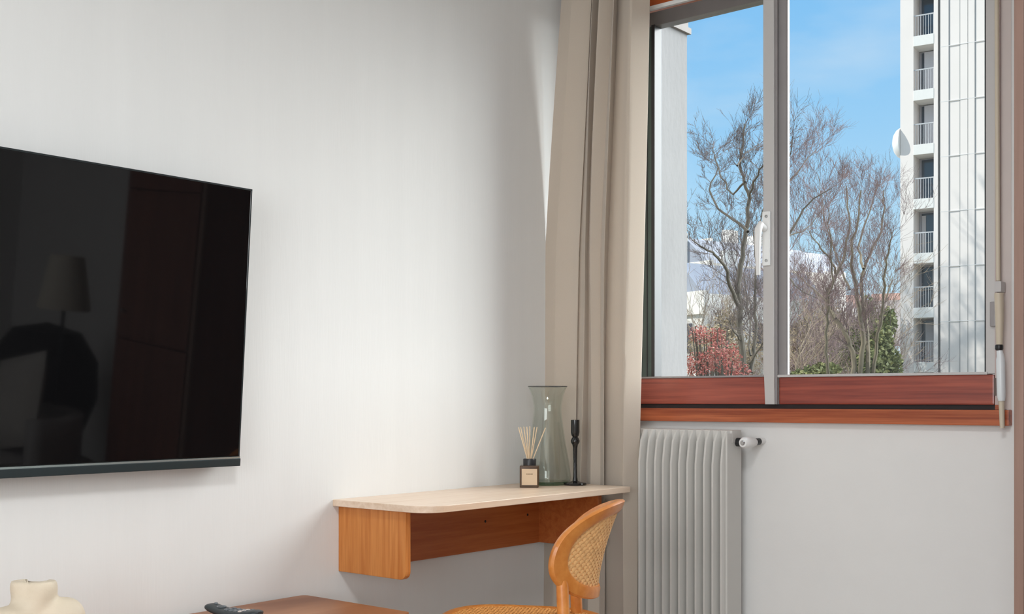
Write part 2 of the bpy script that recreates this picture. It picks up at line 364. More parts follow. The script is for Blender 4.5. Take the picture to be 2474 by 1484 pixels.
MB().box(.01, 1.60, -.165, -.135, 2.555, 2.575, .003).build('rail', M_rod, rd)
for x in (.2, 1.4): MB().box(x, x + .03, -.15, 0, 2.575, 2.60).build('bracket', M_rod, rd)

# ------------------------------------------------------------------ radiator
ra = thing('radiator', 'white finned steel radiator on the wall below the window, beside the curtain', 'radiator', (0, 0, 0))
n_f = 12; fp = .0308; fx1 = .698; yf, yb = -.150, -.050
for k in range(n_f):
    xr = fx1 - k * fp - .003; xl = xr - (fp - .0075)
    def sec(q):   # outline at height q of one hollow column, rounded nose
        return None
    mbb = MB()
    # body column with a nosed front that slopes away at the top
    outline = []
    zt, zb_ = .940, .12
    prof = [(yf + .034, zt), (yf + .012, zt - .035), (yf, zt - .11), (yf, zb_ + .11), (yf + .012, zb_ + .035), (yf + .034, zb_)]
    nose = [(0.0, .030), (.18, .008), (.36, .0), (.50, .0), (.64, .0), (.82, .008), (1.0, .030)]
    vsx = []
    for (yy, zz) in prof:
        row = []
        for (q, off) in nose: row.append(Vector((xl + (xr - xl) * q, yy + off, zz)))
        row.append(Vector((xr, yb, zz))); row.append(Vector((xl, yb, zz)))
        vsx += row
    m_ = 9; fs = []
    for i in range(len(prof) - 1):
        for j in range(m_): fs.append((i * m_ + j, i * m_ + (j + 1) % m_, (i + 1) * m_ + (j + 1) % m_, (i + 1) * m_ + j))
    fs.append(list(range(m_))); fs.append([(len(prof) - 1) * m_ + j for j in range(m_)])
    mbb.add(vsx, fs, True)
    o = mbb.build('fin', M_rad, ra)
MB().box(fx1 - n_f * fp - .006, fx1 + .002, -.108, -.047, .900, .941, .004).build('header', M_rad, ra)
MB().box(fx1 - n_f * fp - .006, fx1 + .002, -.108, -.047, .13, .17, .004).build('header', M_rad, ra)
MB().box(fx1 - .006, fx1 + .001, yf + .012, -.045, .13, .932, .003).build('side_plate', M_rad, ra)
for z in (.3, .8): MB().box(.50, .53, -.05, 0, z, z + .03).build('wall_bracket', M_rad, ra)
vz = .903
MB().lathe([(.0, 0), (.014, 0), (.014, .036), (.0, .036)], (.698, -.075, vz), 20, 'X').build('valve_nut', M_black, ra)
MB().lathe([(.0, -.124), (.013, -.123), (.0175, -.116), (.0185, -.095), (.017, -.075), (.0125, -.048), (.0115, -.042), (0, -.042)], (.746, 0, vz), 28, 'Y').build('valve_body', M_whitep, ra)
MB().lathe([(.0, -.006), (.006, -.006), (.008, -.003), (.008, 0), (0, 0)], (.746, -.1225, vz), 20, 'Y').build('valve_cap', M_metal, ra)
MB().tube([(.749, -.044, vz + .001), (.751, -.026, vz + .002)], .0112, 20).build('valve_collar', M_black, ra)
MB().tube([(.751, -.028, vz + .002), (.754, .0, vz + .003)], .0095, 16).build('supply_pipe', M_whitep, ra)

# ------------------------------------------------------------------ wall mounted TV
TY = -1.530; TW, TH = 1.28, .712
tv = thing('television', 'large black flat screen television mounted on the left wall, tilted down', 'television', (.052, TY, .868))
tv.rotation_euler = (0, R_(4.45), 0)
MB().box(-.030, -.002, -TW, 0, .0, TH, .004).build('back_shell', M_black, tv)
sx = MB().box(-.002, .003, -TW + .004, -.004, .026, TH - .004, .001).build('screen', M_screen, tv)
MB().box(-.004, .0025, -TW, -.0, TH - .005, TH, 0).box(-.004, .0025, -.005, -.0, .02, TH - .005, 0).box(-.004, .0025, -TW, -TW + .005, .02, TH - .005, 0).build('bezel', M_bezel, tv)
MB().box(-.010, .008, -TW, 0, .0, .020, .002).build('lower_bar', M_bar, tv)
MB().box(-.006, .006, -TW, -.001, .0195, .0245, 0).build('trim_line', M_trimline, tv)
MB().box(-.050, -.028, -.80, -.48, .32, .56).build('wall_bracket', M_black, tv)

# ------------------------------------------------------------------ floating desk
DT = .753
dk = thing('floating_desk', 'wall mounted wooden desk with a rounded corner, in the corner below the curtain', 'desk', (0, 0, 0))
xf = .378; ry = .075
poly = [(.0, -1.162), (xf - ry, -1.162)] + [(xf - ry + ry * math.sin(R_(a)), -1.162 + ry - ry * math.cos(R_(a))) for a in range(8, 91, 8)] + [(xf, -1.162 + ry), (xf, -.205), (.0, -.205)]
o = MB().prism(poly, DT - .019, DT).build('desk_top', M_desk_t, dk)
bv = o.modifiers.new('b', 'BEVEL'); bv.width = .0015; bv.segments = 2
def side(y0, y1, m_w):
    pl = [(.0, DT - .019), (.0, .545), (.250, .545)] + [(.250 + .022 * math.sin(R_(a)), .567 - .022 * math.cos(R_(a))) for a in range(15, 91, 15)] + [(.272, DT - .019)]
    m_ = MB(); n = len(pl)
    m_.add([(x, y0, z) for x, z in pl] + [(x, y1, z) for x, z in pl], [list(range(n))[::-1], [n + i for i in range(n)]] + [(i, (i + 1) % n, n + (i + 1) % n, n + i) for i in range(n)])
    q = m_.build('side_panel', m_w, dk); e = q.modifiers.new('b', 'BEVEL'); e.width = .0015; e.segments = 2; e.limit_method = 'ANGLE'
side(-1.140, -1.120, M_desk_v); side(-.238, -.218, M_desk_h)  # same wood at both ends; the far panel's shade is put into its colour
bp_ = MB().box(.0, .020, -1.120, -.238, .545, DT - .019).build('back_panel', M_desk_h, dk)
for y, z in ((-1.105, .625), (-.52, .640), (-.30, .645)):
    MB().lathe([(.0, .0), (.0042, .0), (.0042, .0012), (.0, .0016)], (.0198, y, z), 14, 'X').build('screw_hole', M_gap, bp_)

# ------------------------------------------------------------------ reed diffuser
df = thing('reed_diffuser', 'small brown glass reed diffuser with black collar on the desk', 'diffuser', (.138, -.435, DT), R_(36))
M_amber = bpy.data.materials.new('brown_glass'); M_amber.use_nodes = True
b = M_amber.node_tree.nodes['Principled BSDF']; b.inputs['Base Color'].default_value = (.15, .075, .03, 1); b.inputs['Roughness'].default_value = .08; b.inputs['Transmission Weight'].default_value = .45
nn = M_amber.node_tree.nodes.new('ShaderNodeTexNoise'); rr = M_amber.node_tree.nodes.new('ShaderNodeValToRGB'); rr.color_ramp.elements[0].color = (.16, .08, .03, 1); rr.color_ramp.elements[1].color = (.10, .05, .025, 1)
M_amber.node_tree.links.new(nn.outputs[0], rr.inputs[0]); M_amber.node_tree.links.new(rr.outputs[0], b.inputs['Base Color'])
MB().box(-.031, .031, -.031, .031, 0, .072, .004).build('bottle', M_amber, df)
MB().lathe([(0, .072), (.021, .072), (.021, .074), (.0215, .090), (.020, .093), (0, .093)], (0, 0, 0), 28).build('collar', M_black, df)
M_label = mat('cream_label', (.72, .55, .38), .7)
lb = MB().box(-.024, .026, -.0322, -.0308, .009, .061).build('label', M_label, df)
M_ink = mat('label_ink', (.30, .20, .12), .7)
tx = MB()
for i in range(6): tx.box(-.009 + i * .0036, -.009 + i * .0036 + .0024, -.0325, -.0321, .0425, .0465)
tx.build('lettering', M_ink, lb)
M_reed = mat('reed_stick', (.80, .62, .42), .7, var=.08, vscale=(200, 200, 20))
random.seed(3)
for i, (dx, dy) in enumerate([(-.036, -.004), (-.030, .01), (-.008, -.02), (.0, .015), (.016, -.01), (.024, .008), (.052, -.006), (-.020, .02)]):
    MB().tube([(dx * .12, dy * .12, .075), (dx * .22, dy * .22, .093), (dx, dy, .198 - abs(dx) * .08)], .0017, 6).build('reed', M_reed, df)

# ------------------------------------------------------------------ glass vase
M_vg = glass('vase_glass', (.945, .955, .94), 1.3, 1.45); M_vg2 = glass('vase_base_glass', (.45, .62, .50), 1.2)
vp = [(.060, .0), (.071, .003), (.078, .012), (.080, .024), (.076, .05), (.068, .10), (.058, .16), (.050, .215), (.0465, .245), (.047, .265), (.052, .295), (.060, .318), (.066, .329)]
inner = [(max(r - .0035, .001), h) for r, h in vp[::-1] if h > .01]
gv = thing('glass_vase', 'tall clear waisted glass vase standing on the desk in front of the curtain', 'vase', (.107, -.300, DT))
MB().lathe(vp + [(.0655, .3305)] + inner + [(.0, .014)], (0, 0, 0), 48, cap=False).build('vessel', M_vg, gv)
MB().lathe([(0, .0005), (.066, .001), (.0715, .006), (.070, .012), (0, .012)], (0, 0, 0), 48).build('thick_base', M_vg2, gv)
tt = bpy.data.meshes.new('x'); MB().tube([(.0655 * math.cos(a * math.pi / 24), .0655 * math.sin(a * math.pi / 24), .330) for a in range(49)], .0016, 8, False).build('rim', mat('dark_rim_glass', (.10, .10, .10), .1), gv)

# ------------------------------------------------------------------ candle holder
M_bl2 = mat('black_glass', (.010, .010, .010), .12, spec=.6)
ch = MB().lathe([(0, 0), (.037, .0), (.039, .004), (.037, .008), (.020, .010), (.009, .014), (.0065, .03), (.006, .08), (.0075, .125), (.0095, .135), (.0145, .143), (.0150, .149), (.0115, .157), (.0085, .161), (.0125, .166), (.0145, .176), (.0145, .218), (.0125, .218), (.0125, .185), (0, .183)], (0, 0, 0), 40).build('candle_holder', M_bl2)
ch.location = (.199, -.268, DT)
tag(ch, 'slim black turned candlestick holder on the desk beside the glass vase', 'candle holder')

# ------------------------------------------------------------------ console under the TV
cs = thing('media_console', 'low reddish brown wooden console against the left wall below the television', 'console', (0, 0, 0))
CT = .496
def rr_poly(x0, x1, y0, y1, r):
    p = []
    for cx, cy, a0 in ((x1 - r, y1 - r, 0), (x0 + r, y1 - r, 90), (x0 + r, y0 + r, 180), (x1 - r, y0 + r, 270)):
        for a in range(0, 91, 15): p.append((cx + r * math.cos(R_(a0 + a)), cy + r * math.sin(R_(a0 + a))))
    return p
MB().prism(rr_poly(.012, .43, -2.95, -1.276, .018), CT - .022, CT).build('console_top', M_console, cs)
MB().box(.02, .42, -2.93, -1.296, .12, CT - .022, .002).build('console_body', M_console, cs)
for k in range(3): MB().box(.42, .436, -2.92 + k * .543, -2.92 + k * .543 + .535, .13, CT - .026, .002).build('door', M_console, cs)
for x in (.05, .37):
    for y in (-2.88, -1.36): MB().tube([(x, y, .12), (x, y, .0)], [.018, .012], 12).build('leg', M_black, cs)

# remote control
M_rem = mat('remote_plastic', (.030, .040, .045), .4); M_btn = mat('remote_buttons', (.16, .18, .20), .4); M_btn2 = mat('remote_pale_button', (.75, .66, .62), .4)
rm = thing('remote_control', 'dark grey television remote control lying on the wooden console', 'remote', (.145, -1.615, CT), R_(4))
def rem(s, q):
    x = -.095 + s * .19; a = q * 2 * math.pi
    wd_ = .023 * (1 - .12 * math.cos(s * 2 * math.pi)) * min(1, (s * 14 + .35), ((1 - s) * 14 + .35))
    lift = .012 * (2 * s - 1) ** 2
    return Vector((x, wd_ * math.cos(a), .011 + lift + (.010 if math.sin(a) > 0 else .0108) * math.copysign(abs(math.sin(a)) ** .6, math.sin(a)) * min(1, s * 9 + .3, (1 - s) * 9 + .3)))
mm = MB().grid(rem, 24, 25); mm.add([rem(0, j / 24) for j in range(24)], [list(range(24))]); mm.add([rem(1, j / 24) for j in range(24)], [list(range(24))])
mm.build('case', M_rem, rm)
def rz_(x): s = (x + .095) / .19; return .011 + .012 * (2 * s - 1) ** 2 + .0095
MB().lathe([(.0075, 0), (.0095, .002), (.012, .002), (.012, 0)], (-.045, 0, rz_(-.045)), 20).build('dial_ring', M_btn, rm)
MB().lathe([(0, .003), (.004, .003), (.005, 0)], (-.073, .006, rz_(-.073)), 12).build('button', M_btn, rm)
for i in range(5):
    for j in range(3):
        x = -.018 + i * .017; MB().box(x, x + .010, -.016 + j * .0125, -.016 + j * .0125 + .008, rz_(x) - .002, rz_(x) + .0022, .001).build('button', M_btn2 if i == 3 else M_btn, rm)

# sculptural vase
M_clay = mat('cream_clay', (.72, .62, .48), .62, var=.08, vscale=(12, 12, 12), bump=.12, bscale=(90, 90, 90))
kv = thing('sculptural_vase', 'cream ceramic lobed sculptural vase at the lower left corner of the console', 'vase', (.20, -2.165, CT))
cm = bpy.data.metaballs.new('tmpmeta'); cm.resolution = .006; cm.threshold = .4
co = bpy.data.objects.new('tmpmeta', cm); COL.objects.link(co)
for (x, y, z, r_) in [(0, 0, .03, .075), (.0, -.055, .07, .06), (.03, .045, .062, .058), (.035, .052, .090, .045), (.018, .008, .125, .034), (.020, .010, .150, .036), (-.012, -.012, .130, .032), (-.015, -.014, .154, .032), (-.01, .02, .075, .06), (.0, -.005, .100, .046), (.0, .0, .122, .034), (.0, .0, .140, .034), (.03, .03, .09, .04), (.0, -.10, .055, .045)]:
    e = cm.elements.new(); e.co = (x, y, z); e.radius = r_ * 1.25
bpy.context.view_layer.update()
dg = bpy.context.evaluated_depsgraph_get(); me = bpy.data.meshes.new_from_object(co.evaluated_get(dg))
bpy.data.objects.remove(co)
bmx = bmesh.new(); bmx.from_mesh(me)
for v in bmx.verts:
    if v.co.z > .164: v.co.z = .164 + (v.co.z - .164) * .12
    if v.co.z < 0: v.co.z = 0
    r2 = math.hypot(v.co.x + .003, v.co.y - .006)
    if v.co.z > .160 and r2 < .026: v.co.z = .162 - .05 * (1 - (r2 / .026) ** 4)
bmx.to_mesh(me); bmx.free(); me.materials.clear(); me.materials.append(M_clay); me.polygons.foreach_set('use_smooth', [True] * len(me.polygons)); me.name = 'vase_body'
vo = bpy.data.objects.new('vase_body', me); COL.objects.link(vo); vo.parent = kv

# ------------------------------------------------------------------ cane chair
M_bent = wood('bent_wood', (.60, .19, .032), (.76, .30, .07), (14, 14, 14), .33, .5, .3)
M_cane = mat('woven_cane', (.88, .50, .21), .55, var=.12, vscale=(60, 60, 60))
SEATZ = .452
cx_, cy_ = .551, -.994
ct = thing('cane_chair', 'orange bentwood chair with woven cane seat and curved cane back, at the desk', 'chair', (cx_, cy_, 0), 0)
ct.rotation_euler = (0, 0, R_(120))      # local +Y looks towards the left wall
def seat_pt(a, k=1.0):
    # rounded trapezoid, a in radians
    c_, s_ = math.cos(a), math.sin(a); p_ = 2 / 3.2
    x = math.copysign(abs(c_) ** p_, c_) * .215 * k; y = math.copysign(abs(s_) ** p_, s_) * .222 * k
    return x * (1 + .08 * y / .22), y
n = 72
ring = MB()
ringpts = [Vector((*seat_pt(2 * math.pi * i / n), SEATZ - .012)) for i in range(n)]
vs_ = []; prof = [(1.0, -.016), (1.02, -.008), (1.0, .010), (.94, .014), (.86, .010), (.86, -.016)]
for k, dz in prof:
    for i in range(n): x, y = seat_pt(2 * math.pi * i / n, k); vs_.append((x, y, SEATZ - .012 + dz))
fs = []
for j in range(len(prof)):
    j2 = (j + 1) % len(prof)
    for i in range(n): i2 = (i + 1) % n; fs.append((j * n + i, j * n + i2, j2 * n + i2, j2 * n + i))
MB().add(vs_, fs, True).build('seat_frame', M_bent, ct)
def weave(mbx, fn, nu, nv, inside, wdt=.55, amp=.0016, seg=3):
    """two sets of thin strips, over and under; fn(s,t,h) gives the point h above the sheet"""
    for k in range(nu):
        s = (k + .5) / nu; h_ = wdt / nu / 2; run = []
        for j in range(nv * seg + 1):
            q = j / (nv * seg)
            if inside(s, q):
                hh = amp * math.cos(math.pi * (q * nv + k)); run.append((fn(s - h_, q, hh), fn(s + h_, q, hh)))
            if (not inside(s, q) or j == nv * seg) and len(run) > 1:
                mbx.add([p for r in run for p in r], [(2 * i, 2 * i + 1, 2 * i + 3, 2 * i + 2) for i in range(len(run) - 1)], True); run = []
            elif not inside(s, q): run = []
    for k in range(nv):
        q = (k + .5) / nv; h_ = wdt / nv / 2; run = []
        for j in range(nu * seg + 1):
            s = j / (nu * seg)
            if inside(s, q):
                hh = -amp * math.cos(math.pi * (s * nu + k)); run.append((fn(s, q - h_, hh), fn(s, q + h_, hh)))
            if (not inside(s, q) or j == nu * seg) and len(run) > 1:
                mbx.add([p for r in run for p in r], [(2 * i, 2 * i + 1, 2 * i + 3, 2 * i + 2) for i in range(len(run) - 1)], True); run = []
            elif not inside(s, q): run = []
    return mbx
def in_seat(s, q):
    x, y = (s - .5) * .44, (q - .5) * .45
    return abs(x / (.215 * .88 * (1 + .08 * y / .22))) ** 3.2 + abs(y / (.222 * .88)) ** 3.2 < 1
weave(MB(), lambda s, q, h: Vector(((s - .5) * .44, (q - .5) * .45, SEATZ - .002 + h)), 46, 46, in_seat, .88, .0012, 2).build('cane_seat', mat('woven_seat_cane', (.80, .36, .10), .5, var=.12, vscale=(60, 60, 60)), ct, False)
# back: rounded outline in (s across, z up), bent about a vertical axis and leaning back
BW, BZ0, BZ1 = .166, .520, .772
def back_pt(s, z, d=0.0):
    """s -1..1 across, z height, d outward (backward) offset"""
    x = s * BW
    bend = .112 * (1 - math.cos(s * 1.25)) / (1 - math.cos(1.25))
    q = (z - BZ0) / (BZ1 - BZ0)
    y = -.205 - .020 * q - .048 * q * q + bend
    nx, ny = 1.06 * s, -1.0
    l = math.hypot(nx, ny)
    return Vector((x + nx / l * d, y + ny / l * d, z))
def outline(a, k=1.0):
    c_, s_ = math.cos(a), math.sin(a); p_ = 2 / 2.3
    return math.copysign(abs(c_) ** p_, c_) * k, (BZ0 + BZ1) / 2 + math.copysign(abs(s_) ** p_, s_) * (BZ1 - BZ0) / 2 * (1 - (1 - k) * 1.3)
vs_ = []; n = 96
prof = [(1.0, -.013), (1.02, -.006), (1.02, .005), (1.0, .011), (.88, .012), (.83, .009), (.82, -.008), (.88, -.016)]
for k, d in prof:
    for i in range(n):
        s, z = outline(2 * math.pi * i / n, k); vs_.append(back_pt(s, z, d))
fs = []
for j in range(len(prof)):
    j2 = (j + 1) % len(prof)
    for i in range(n): i2 = (i + 1) % n; fs.append((j * n + i, j * n + i2, j2 * n + i2, j2 * n + i))
MB().add(vs_, fs, True).build('back_frame', M_bent, ct)
def in_back(s, q):
    ss = (s - .5) * 2; zz = (q - .5) * 2
    return abs(ss / .845) ** 2.3 + abs(zz / .80) ** 2.3 < 1
weave(MB(), lambda s, q, h: back_pt((s - .5) * 2, BZ0 + q * (BZ1 - BZ0), .004 + h), 44, 30, in_back, .88, .0012, 2).build('cane_back', M_cane, ct, False)
for sx_ in (-1, 1):
    p0 = back_pt(sx_ * .80, BZ0 + .045, 0)
    MB().tube([p0 + Vector((0, .004, .03)), p0, Vector((sx_ * .140, -.140, .455)), Vector((sx_ * .155, -.165, .30)), Vector((sx_ * .185, -.250, 0))], [.014, .016, .0165, .016, .012], 14).build('rear_leg', M_bent, ct)
    MB().tube([Vector((sx_ * .165, .165, SEATZ - .02)), Vector((sx_ * .185, .205, 0))], [.016, .012], 14).build('front_leg', M_bent, ct)
MB().tube([(.15 * math.cos(a * math.pi / 16), .15 * math.sin(a * math.pi / 16), .25) for a in range(33)], .009, 8, False).build('leg_ring', M_bent, ct)

# ------------------------------------------------------------------ things opposite the TV, seen in its glass
M_sofa = mat('grey_upholstery', (.45, .43, .42), .9, bump=.1, bscale=(200, 200, 200)); M_dark = mat('dark_upholstery', (.02, .02, .022), .8)
ac = thing('armchair', 'light grey rounded armchair reflected at the bottom of the television', 'armchair', (2.62, -.86, 0))
MB().box(-.3, .3, -.32, .3, .18, .42, .06).build('seat', M_sofa, ac)
MB().grid(lambda s, q: Vector((.38 * math.cos(math.pi * (s * 1.0)), -.05 + .38 * math.sin(math.pi * s), .15 + .45 * q)), 30, 6).build('backrest', M_sofa, ac, False).modifiers.new('s', 'SOLIDIFY').thickness = .08
for x in (-.25, .25):
    for y in (-.25, .25): MB().tube([(x, y, .18), (x, y, 0)], .015, 10).build('leg', M_black, ac)
pc = MB()
def pil(s, q):
    x = (s - .5) * 2; y = (q - .5) * 2; return x, y
pc.grid(lambda s, q: Vector(((s - .5) * .42, .06 * (1 - (2 * s - 1) ** 4) * (1 - (2 * q - 1) ** 4), (q - .5) * .42)), 16, 16).grid(lambda s, q: Vector(((s - .5) * .42, -.06 * (1 - (2 * s - 1) ** 4) * (1 - (2 * q - 1) ** 4), (q - .5) * .42)), 16, 16)
co_ = pc.build('cushion', mat('pale_cushion', (.6, .57, .53), .9)); co_.location = (2.56, -.84, .64); co_.rotation_euler = (R_(-12), R_(14), 0)
tag(co_, 'pale square cushion standing in the armchair, reflected in the television', 'cushion')
pf = thing('floor_lamp', 'floor lamp with pale conical shade, reflected in the television', 'lamp', (2.72, -.56, 0))
MB().lathe([(0, 0), (.13, 0), (.13, .015), (0, .02)], (0, 0, 0), 30).build('base', M_black, pf)
MB().tube([(0, 0, .02), (0, 0, 1.12)], .009, 10).build('pole', M_black, pf)
MB().lathe([(.12, 1.05), (.075, 1.30)], (0, 0, 0), 36, cap=False).build('lamp_shade', mat('linen_shade', (.75, .70, .60), .8), pf)
pf2 = MB().lathe([(0, .0), (.12, .0), (.16, .15), (.12, .28), (.20, .42), (.26, .60), (.25, .78), (.16, .92), (.0, .96)], (0, 0, 0), 28).build('dark_plant_bag', M_dark)
pf2.name = 'floor_pouf'; pf2.location = (3.02, -.47, 0); tag(pf2, 'tall dark rounded bag behind the armchair, reflected in the television', 'bag')
# housing added above the unseen ceiling fill light
cl = thing('ceiling_fill_housing', 'square white housing added for the ceiling fill light, out of view', 'lamp', (2.0, -2.6, 2.62))
MB().box(-.29, .29, -.29, .29, -.06, 0, .01).build('housing', M_whitep, cl)

# ================================================================== outside
M_grass = mat('lawn', (.16, .15, .11), .9, var=.4, vscale=(.3, .3, .3))
g = struct(MB().add([(-900, -40, -6), (400, -40, -6), (400, 1200, -6), (-900, 1200, -6)], [(0, 1, 2, 3)]).build('floor_outside_ground', M_grass)); 
# tower ------------------------------------------------------------
M_tow = mat('tower_white', (.86, .80, .76), .8, var=.02, vscale=(.5, .5, .5)); M_towg = mat('tower_joint', (.30, .30, .30), .8)
M_slab = mat('balcony_slab', (.84, .83, .80), .7); M_rail = mat('balcony_rail', (.55, .56, .58), .5); M_wdark = mat('dark_window_glass', (.03, .05, .08), .08, spec=.8)
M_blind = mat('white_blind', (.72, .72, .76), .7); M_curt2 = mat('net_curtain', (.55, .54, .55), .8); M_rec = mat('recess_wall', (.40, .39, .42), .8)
TP = at(2175, 965, 60); TP.z = 0
tw = thing('apartment_tower', 'tall white ribbed apartment tower with stacked balconies at the right of the view', 'building', (TP.x, TP.y, -6), R_(7.3))
H = 38
wm = MB().box(0, .66, 0, 14, 0, H).box(.66, 14, 1.25, 14, 0, H).box(1.66, 1.86, .0, 1.25, 0, H)
wm.build('wall', M_tow, tw)
MB().box(1.86, 1.98, .25, 1.25, 0, H).build('joint', M_towg, tw)
# ribbed panel field
rb = MB(); gr_ = MB(); x = 1.98; widths = [.42, .52, .38, .34, .46, .36, .40, .44, .5, .4, .45, .4, .5, .42, .4, .45, .5, .4, .5, .45]
for i, w_ in enumerate(widths):
    rb.box(x + .02, x + w_ - .02, .0 + (.0, .05, .015)[i % 3], 1.25, 0, H); gr_.box(x - .025, x + .025, .03, .2, 0, H); x += w_
rb.build('ribbed_facade', M_tow, tw); gr_.build('facade_grooves', mat('groove_grey', (.42, .42, .42), .8), tw)
FP = 132.6 / F_PX * 59.0; z0 = 6 + 1.04 - (885 - 965) / F_PX * 59.2
kinds = {0: 'blind', 1: 'dark', 2: 'dark', 3: 'mixed', 4: 'dark', 5: 'blindp', 6: 'blindp', 7: 'dark', 8: 'dark', 9: 'blind', 10: 'dark'}
for k in range(-3, 11):
    zs = z0 + k * FP
    MB().box(.66, 1.66, -.02, 1.25, zs - .30, zs + .22, .01).build('balcony_slab', M_slab, tw)
    rl = MB().box(.66, 1.66, .06, .10, zs + 1.24, zs + 1.30)
    for i in range(8): rl.box(.74 + i * .125, .765 + i * .125, .07, .09, zs + .22, zs + 1.24)
    rl.build('railing', M_rail, tw)
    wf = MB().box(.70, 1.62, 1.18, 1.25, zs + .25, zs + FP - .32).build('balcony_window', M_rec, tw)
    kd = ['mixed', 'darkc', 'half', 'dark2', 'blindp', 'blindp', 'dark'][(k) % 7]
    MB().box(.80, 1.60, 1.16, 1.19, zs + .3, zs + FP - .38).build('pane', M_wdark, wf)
    if kd == 'blindp': MB().box(.94, 1.64, 1.12, 1.15, zs + .3, zs + FP - .36).build('blind', M_blind, wf)
    if kd in ('mixed', 'half', 'darkc'): MB().box({'mixed': 1.0, 'half': .82, 'darkc': 1.35}[kd], {'mixed': 1.45, 'half': 1.02, 'darkc': 1.6}[kd], 1.12, 1.15, zs + .3, zs + FP - .5).build('curtain', M_curt2, wf)
MB().box(-.02, 14.5, -.03, 14, H, H + .6).build('parapet', M_tow, tw)
# horizontal joints
jm = MB()
for k in range(-3, 12): jm.box(1.98, 10.4, -.004, .03, z0 + k * FP - .55, z0 + k * FP - .52)
jm.build('panel_joints', mat('panel_joint', (.74, .73, .72), .8), tw)
# dish
dp = at(2177, 347, 60.4)
dsh = thing('satellite_dish', 'round white dish on the left edge of the tower, level with the balconies', 'satellite dish', dp, R_(7.3))
MB().lathe([(.80, .05), (.79, 0), (.70, -.16), (.50, -.31), (.25, -.39), (0, -.42)], (0, 0, 0), 36, 'X').build('reflector', mat('dish_white', (.85, .85, .84), .5), dsh)
MB().tube([(-.1, 0, 0), (.2, .0, .0)], .05, 8).build('mount', M_rail, dsh)

# far white houses at left -------------------------------------------
M_hw = mat('render_white', (.80, .77, .72), .8, var=.05, vscale=(.3, .3, .3)); M_slate = mat('slate_roof', (.30, .33, .40), .6, var=.15, vscale=(.6, .6, .6)); M_hwin = mat('house_window', (.06, .07, .10), .2)
def house(u, v, zc, rot, label, w_, d_, h_, parts):
    p = at(u, v, zc); o = thing('terraced_house', label, 'house', (p.x, p.y, -6), R_(rot), 'white stepped houses behind the left tree')
    H_ = p.z + 6
    MB().box(-w_, 0, 0, d_, 0, H_ - 1.6).build('wall', M_hw, o)
    # sloping slate roof facing right with white gable wall
    MB().add([(-w_, 0, H_ - 1.6), (0, 0, H_ - 1.6), (0, d_, H_ - 1.6), (-w_, d_, H_ - 1.6), (-w_, .0, H_), (-w_ * .45, .0, H_), (-w_ * .45, d_, H_), (-w_, d_, H_)],
             [(1, 2, 6, 5), (4, 5, 6, 7), (0, 1, 5, 4), (2, 3, 7, 6), (3, 0, 4, 7), (0, 3, 2, 1)]).build('roof', M_slate if parts else M_hw, o)
    MB().box(-w_, -w_ * .40, -.25, 0, H_ - 2.4, H_ + .25).build('gable_wall', M_hw, o)
    MB().box(-w_ * .40 , .3, -.2, .1, H_ - 2.6, H_ - 1.5).build('gable_step', M_hw, o)
    k = 0
    for zz in range(3):
        for yy in (.12, .38, .64, .86):
            f = MB().box(-.02, .06, d_ * yy, d_ * yy + .9, H_ - 4.2 - zz * 2.9, H_ - 2.9 - zz * 2.9).build('window', M_hwin, o)
    for zz in range(3):
        for xx in (.2, .6): MB().box(-w_ * xx - .8, -w_ * xx, -.05, .03, H_ - 4.4 - zz * 2.9, H_ - 3.0 - zz * 2.9).build('window', M_hwin, o)
    MB().box(-w_ * .7, -w_ * .6, d_ * .4, d_ * .5, H_, H_ + .9).build('chimney', M_hw, o)
    return o
house(1697, 626, 55, -15, 'nearest low white gabled house with shaded side, right beside the grey pier', 3.4, 9, 8, True)
house(1712, 566, 66, -15, 'tall white stepped house with sloping slate roof, beside the grey pier', 4.2, 10, 8, True)
house(1768, 577, 80, -15, 'white stepped house partly behind the left bare tree', 4.6, 12, 8, True)

# hills ----------------------------------------------------------------
M_hill = mat('hill_wood', (.20, .16, .15), .95, var=.35, vscale=(.03, .03, .06))
hl = MB()
def hill(s, q):
    a = R_(80) * (s - .5) + R_(YAW - 5); dist = 230 + q * 260
    hh = (q * (2 - q)) * (20 + 7 * math.sin(s * 9 + 1) + 3.5 * math.sin(s * 23)) - 6
    return Vector((CAM.x - math.sin(a) * dist, CAM.y + math.cos(a) * dist, hh))
ho = struct(hl.grid(hill, 80, 14).build('trim_far_hills', M_hill)); 
random.seed(11)
M_fh = [mat('far_wall_a', (.75, .72, .68), .8), mat('far_wall_b', (.62, .55, .52), .8)]; M_fr = mat('far_roof', (.35, .20, .16), .8)
spots = [(1925, 735), (1950, 728), (1990, 745), (2030, 738), (2120, 742), (2150, 736), (2165, 748), (1910, 760), (1800, 742), (1830, 735), (2095, 752), (1965, 760)]
for i, (u, v) in enumerate(spots):
    zc = 250 + (i * 5 % 12) * 9; p = at(u, v + 12, zc)
    o = thing('hillside_house', ('tiny pale house' if i % 2 == 0 else 'tiny brownish house') + ' on the far hillside, ' + ('seen in the left window pane' if u < 1850 else 'seen just right of the window mullion' if u < 1980 else 'seen through the broad bare tree' if u < 2080 else 'beside the white tower'), 'house', p, random.random() * 3, 'far hillside houses')
    w_ = 3 + random.random() * 3
    MB().box(-w_, w_, -3, 3, -8, 1.8).build('wall', M_fh[i % 2], o)
    MB().add([(-w_, -3, 1.8), (w_, -3, 1.8), (w_, 3, 1.8), (-w_, 3, 1.8), (-w_, 0, 3.6), (w_, 0, 3.6)], [(0, 1, 5, 4), (2, 3, 4, 5), (1, 2, 5), (3, 0, 4)]).build('roof', M_fr, o)

